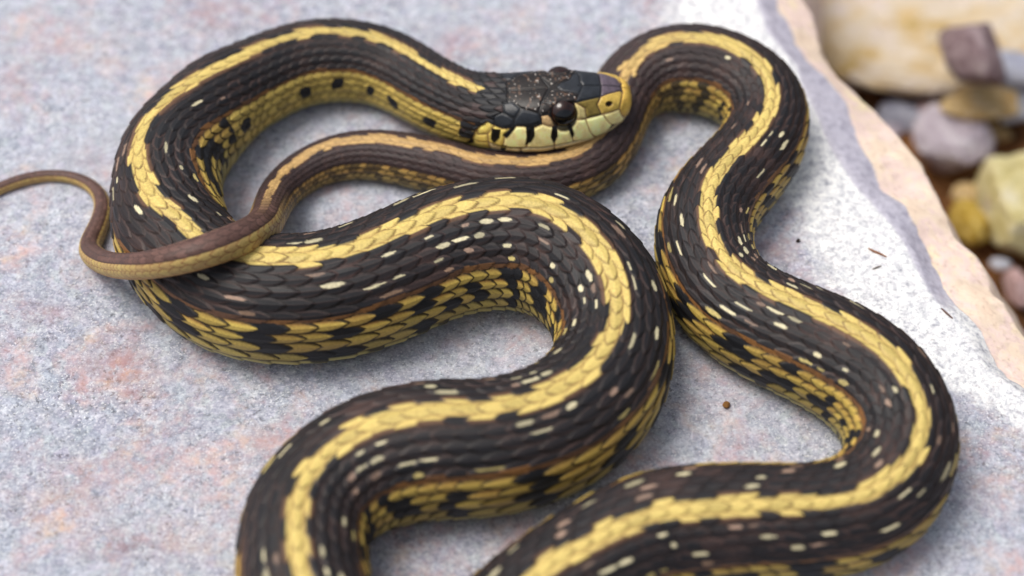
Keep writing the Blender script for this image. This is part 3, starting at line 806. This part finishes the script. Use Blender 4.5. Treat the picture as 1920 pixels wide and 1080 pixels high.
# ------------------------------------------------------------------ the snake
def snake():
    G, N, P, col, gloss = snake_mesh()
    n, mm = P.shape[:2]
    q = np.arange(n-1)[:, None]*mm; jj = np.arange(mm)[None]; j2 = (jj+1) % mm
    F = np.stack([(q+jj), (q+j2), (q+mm+j2), (q+mm+jj)], -1).reshape(-1, 4)
    me = quick_mesh('garter_snake', P.reshape(-1, 3), F)
    add_color(me, 'pigment', col.reshape(-1, 3)); add_float(me, 'gloss', gloss.ravel())
    m = Mat('snake_skin')
    c = m.attr('pigment').outputs['Color']
    c = m.mix(.55, c, m.ramp(m.noise(2600, 4, .65), [(.25, .25), (.75, .75)]), 'OVERLAY')
    m.color(c)
    m.l(m.attr('gloss').outputs['Fac'], m.b.inputs['Roughness'])
    m.b.inputs['Specular IOR Level'].default_value = .28
    m.bump(m.noise(5200, 3, .6), .22, .0002)
    o = link('garter_snake', me, m.m)
    tag(o, 'black and yellow striped garter snake coiled loosely on the rock slab', 'snake')
    # eyes
    sc0 = G['sc'][0]; th = np.where(G['th'] > 180, G['th']-360, G['th'])
    i = np.argmin(np.abs(G['s']/sc0-EYE[0]))
    R = 29.0*sc0
    me_ = Mat('eye_iris')
    co = me_.n('ShaderNodeTexCoord')
    me_.color(me_.ramp(me_.noise(2500, 3), [(.3, (.008, .003, .002)), (.7, (.024, .007, .004))]))
    me_.b.inputs['Roughness'].default_value = .10
    mp = Mat('eye_pupil'); mp.color((.004, .004, .005)); mp.b.inputs['Roughness'].default_value = .08
    for sgn in (-1, 1):
        j = np.argmin(np.abs(th-sgn*EYE[1]))
        nv = N[i, j]; nv = nv/np.linalg.norm(nv)
        base = G['P'][i, j]
        ctr = base-nv*R*.725
        fw = -G['T'][i]
        # gaze: sideways and level rather than along the brow's slope
        gaze = nv*.8+G['side'][i]*sgn*.55; gaze /= np.linalg.norm(gaze)
        bm = bmesh.new(); bmesh.ops.create_uvsphere(bm, u_segments=40, v_segments=28, radius=R)
        em = bpy.data.meshes.new('eye'); bm.to_mesh(em); bm.free()
        for p in em.polygons: p.use_smooth = True
        e = link('eye', em, me_.m)
        e.location = ctr.tolist(); e.rotation_euler = Vector(gaze.tolist()).to_track_quat('Z', 'Y').to_euler()
        e.parent = o
        # pupil: a cap lying just proud of the iris
        bm = bmesh.new(); rings = 8; seg = 36; al = math.radians(36)
        vs = [[bm.verts.new((R*1.006*math.sin(al*k/rings)*math.cos(2*math.pi*q/seg), R*1.006*math.sin(al*k/rings)*math.sin(2*math.pi*q/seg), R*1.006*math.cos(al*k/rings))) for q in range(seg)] for k in range(1, rings+1)]
        topv = bm.verts.new((0, 0, R*1.006))
        for q in range(seg):
            bm.faces.new((topv, vs[0][q], vs[0][(q+1) % seg]))
            for k in range(rings-1): bm.faces.new((vs[k][q], vs[k+1][q], vs[k+1][(q+1) % seg], vs[k][(q+1) % seg]))
        pm = bpy.data.meshes.new('pupil'); bm.to_mesh(pm); bm.free()
        for p in pm.polygons: p.use_smooth = True
        pu = link('pupil', pm, mp.m); pu.parent = e
snake()

# ------------------------------------------------------------------ small things lying on the slab
def crumb(name, px, py, size, col, label, cat, seed, flat=.7, rz=0, long=1.0):
    p = at(np.array([px]), np.array([py]), 0.0)[0]
    r = size/2/FPX*.30
    o = link(name, stone_mesh(name, seed, 7, .08, 2), stone_material(name+'_grit', (col*.7, col, col*1.25), 3))
    o.location = (p[0], p[1], r*flat*.6); o.scale = (r*long, r, r*flat); o.rotation_euler = (0, 0, rz)
    tag(o, label, cat)
crumb('grain', 1362, 762, 15, srgb(150,106,58), 'tiny round brown grain on bare slab inside the snake\'s lower right bend', 'grain', 71, .9)
crumb('grain', 1496, 452, 9, srgb(52,40,36), 'tiny dark speck of grit on the pale crust beside the snake', 'grain', 72)
def fibre(pts, w, col, label, name='plant_fibre'):
    P = at(np.array([q[0] for q in pts], float), np.array([q[1] for q in pts], float), 0.0)
    m = Mat(name); m.color(m.ramp(m.noise(1500, 3), [(.3, col*.6), (.7, col*1.2)])); m.b.inputs['Roughness'].default_value = .8
    bm = bmesh.new(); rings = []
    for k, p in enumerate(P):
        t = P[min(k+1, len(P)-1)]-P[max(k-1, 0)]; t /= np.linalg.norm(t); sd = np.cross(t, [0, 0, 1])
        rr = w*(0.35+0.65*math.sin(math.pi*(k+.4)/(len(P)-.2)))
        rings.append([bm.verts.new((p+sd*rr*math.cos(u)+np.array([0, 0, rr*.8+rr*.8*math.sin(u)])).tolist()) for u in np.linspace(0, 2*math.pi, 7)[:-1]])
    for k in range(len(rings)-1):
        for u in range(6): bm.faces.new((rings[k][u], rings[k][(u+1) % 6], rings[k+1][(u+1) % 6], rings[k+1][u]))
    bm.faces.new(rings[0]); bm.faces.new(rings[-1][::-1])
    me = bpy.data.meshes.new(name); bm.to_mesh(me); bm.free()
    tag(link(name, me, m.m), label, 'plant fibre')
fibre([(1628,466),(1638,472),(1648,476),(1662,482)], .00022, srgb(140,92,62), 'short reddish dry fibre on the white crust near the slab edge')
fibre([(1636,505),(1644,502),(1652,499)], .00016, srgb(120,112,104), 'short grey dry fibre beside the reddish one on the white crust')
fibre([(1765,579),(1774,588),(1786,598)], .00022, srgb(110,88,84), 'dark brown fibre lying along the crack at the slab edge')
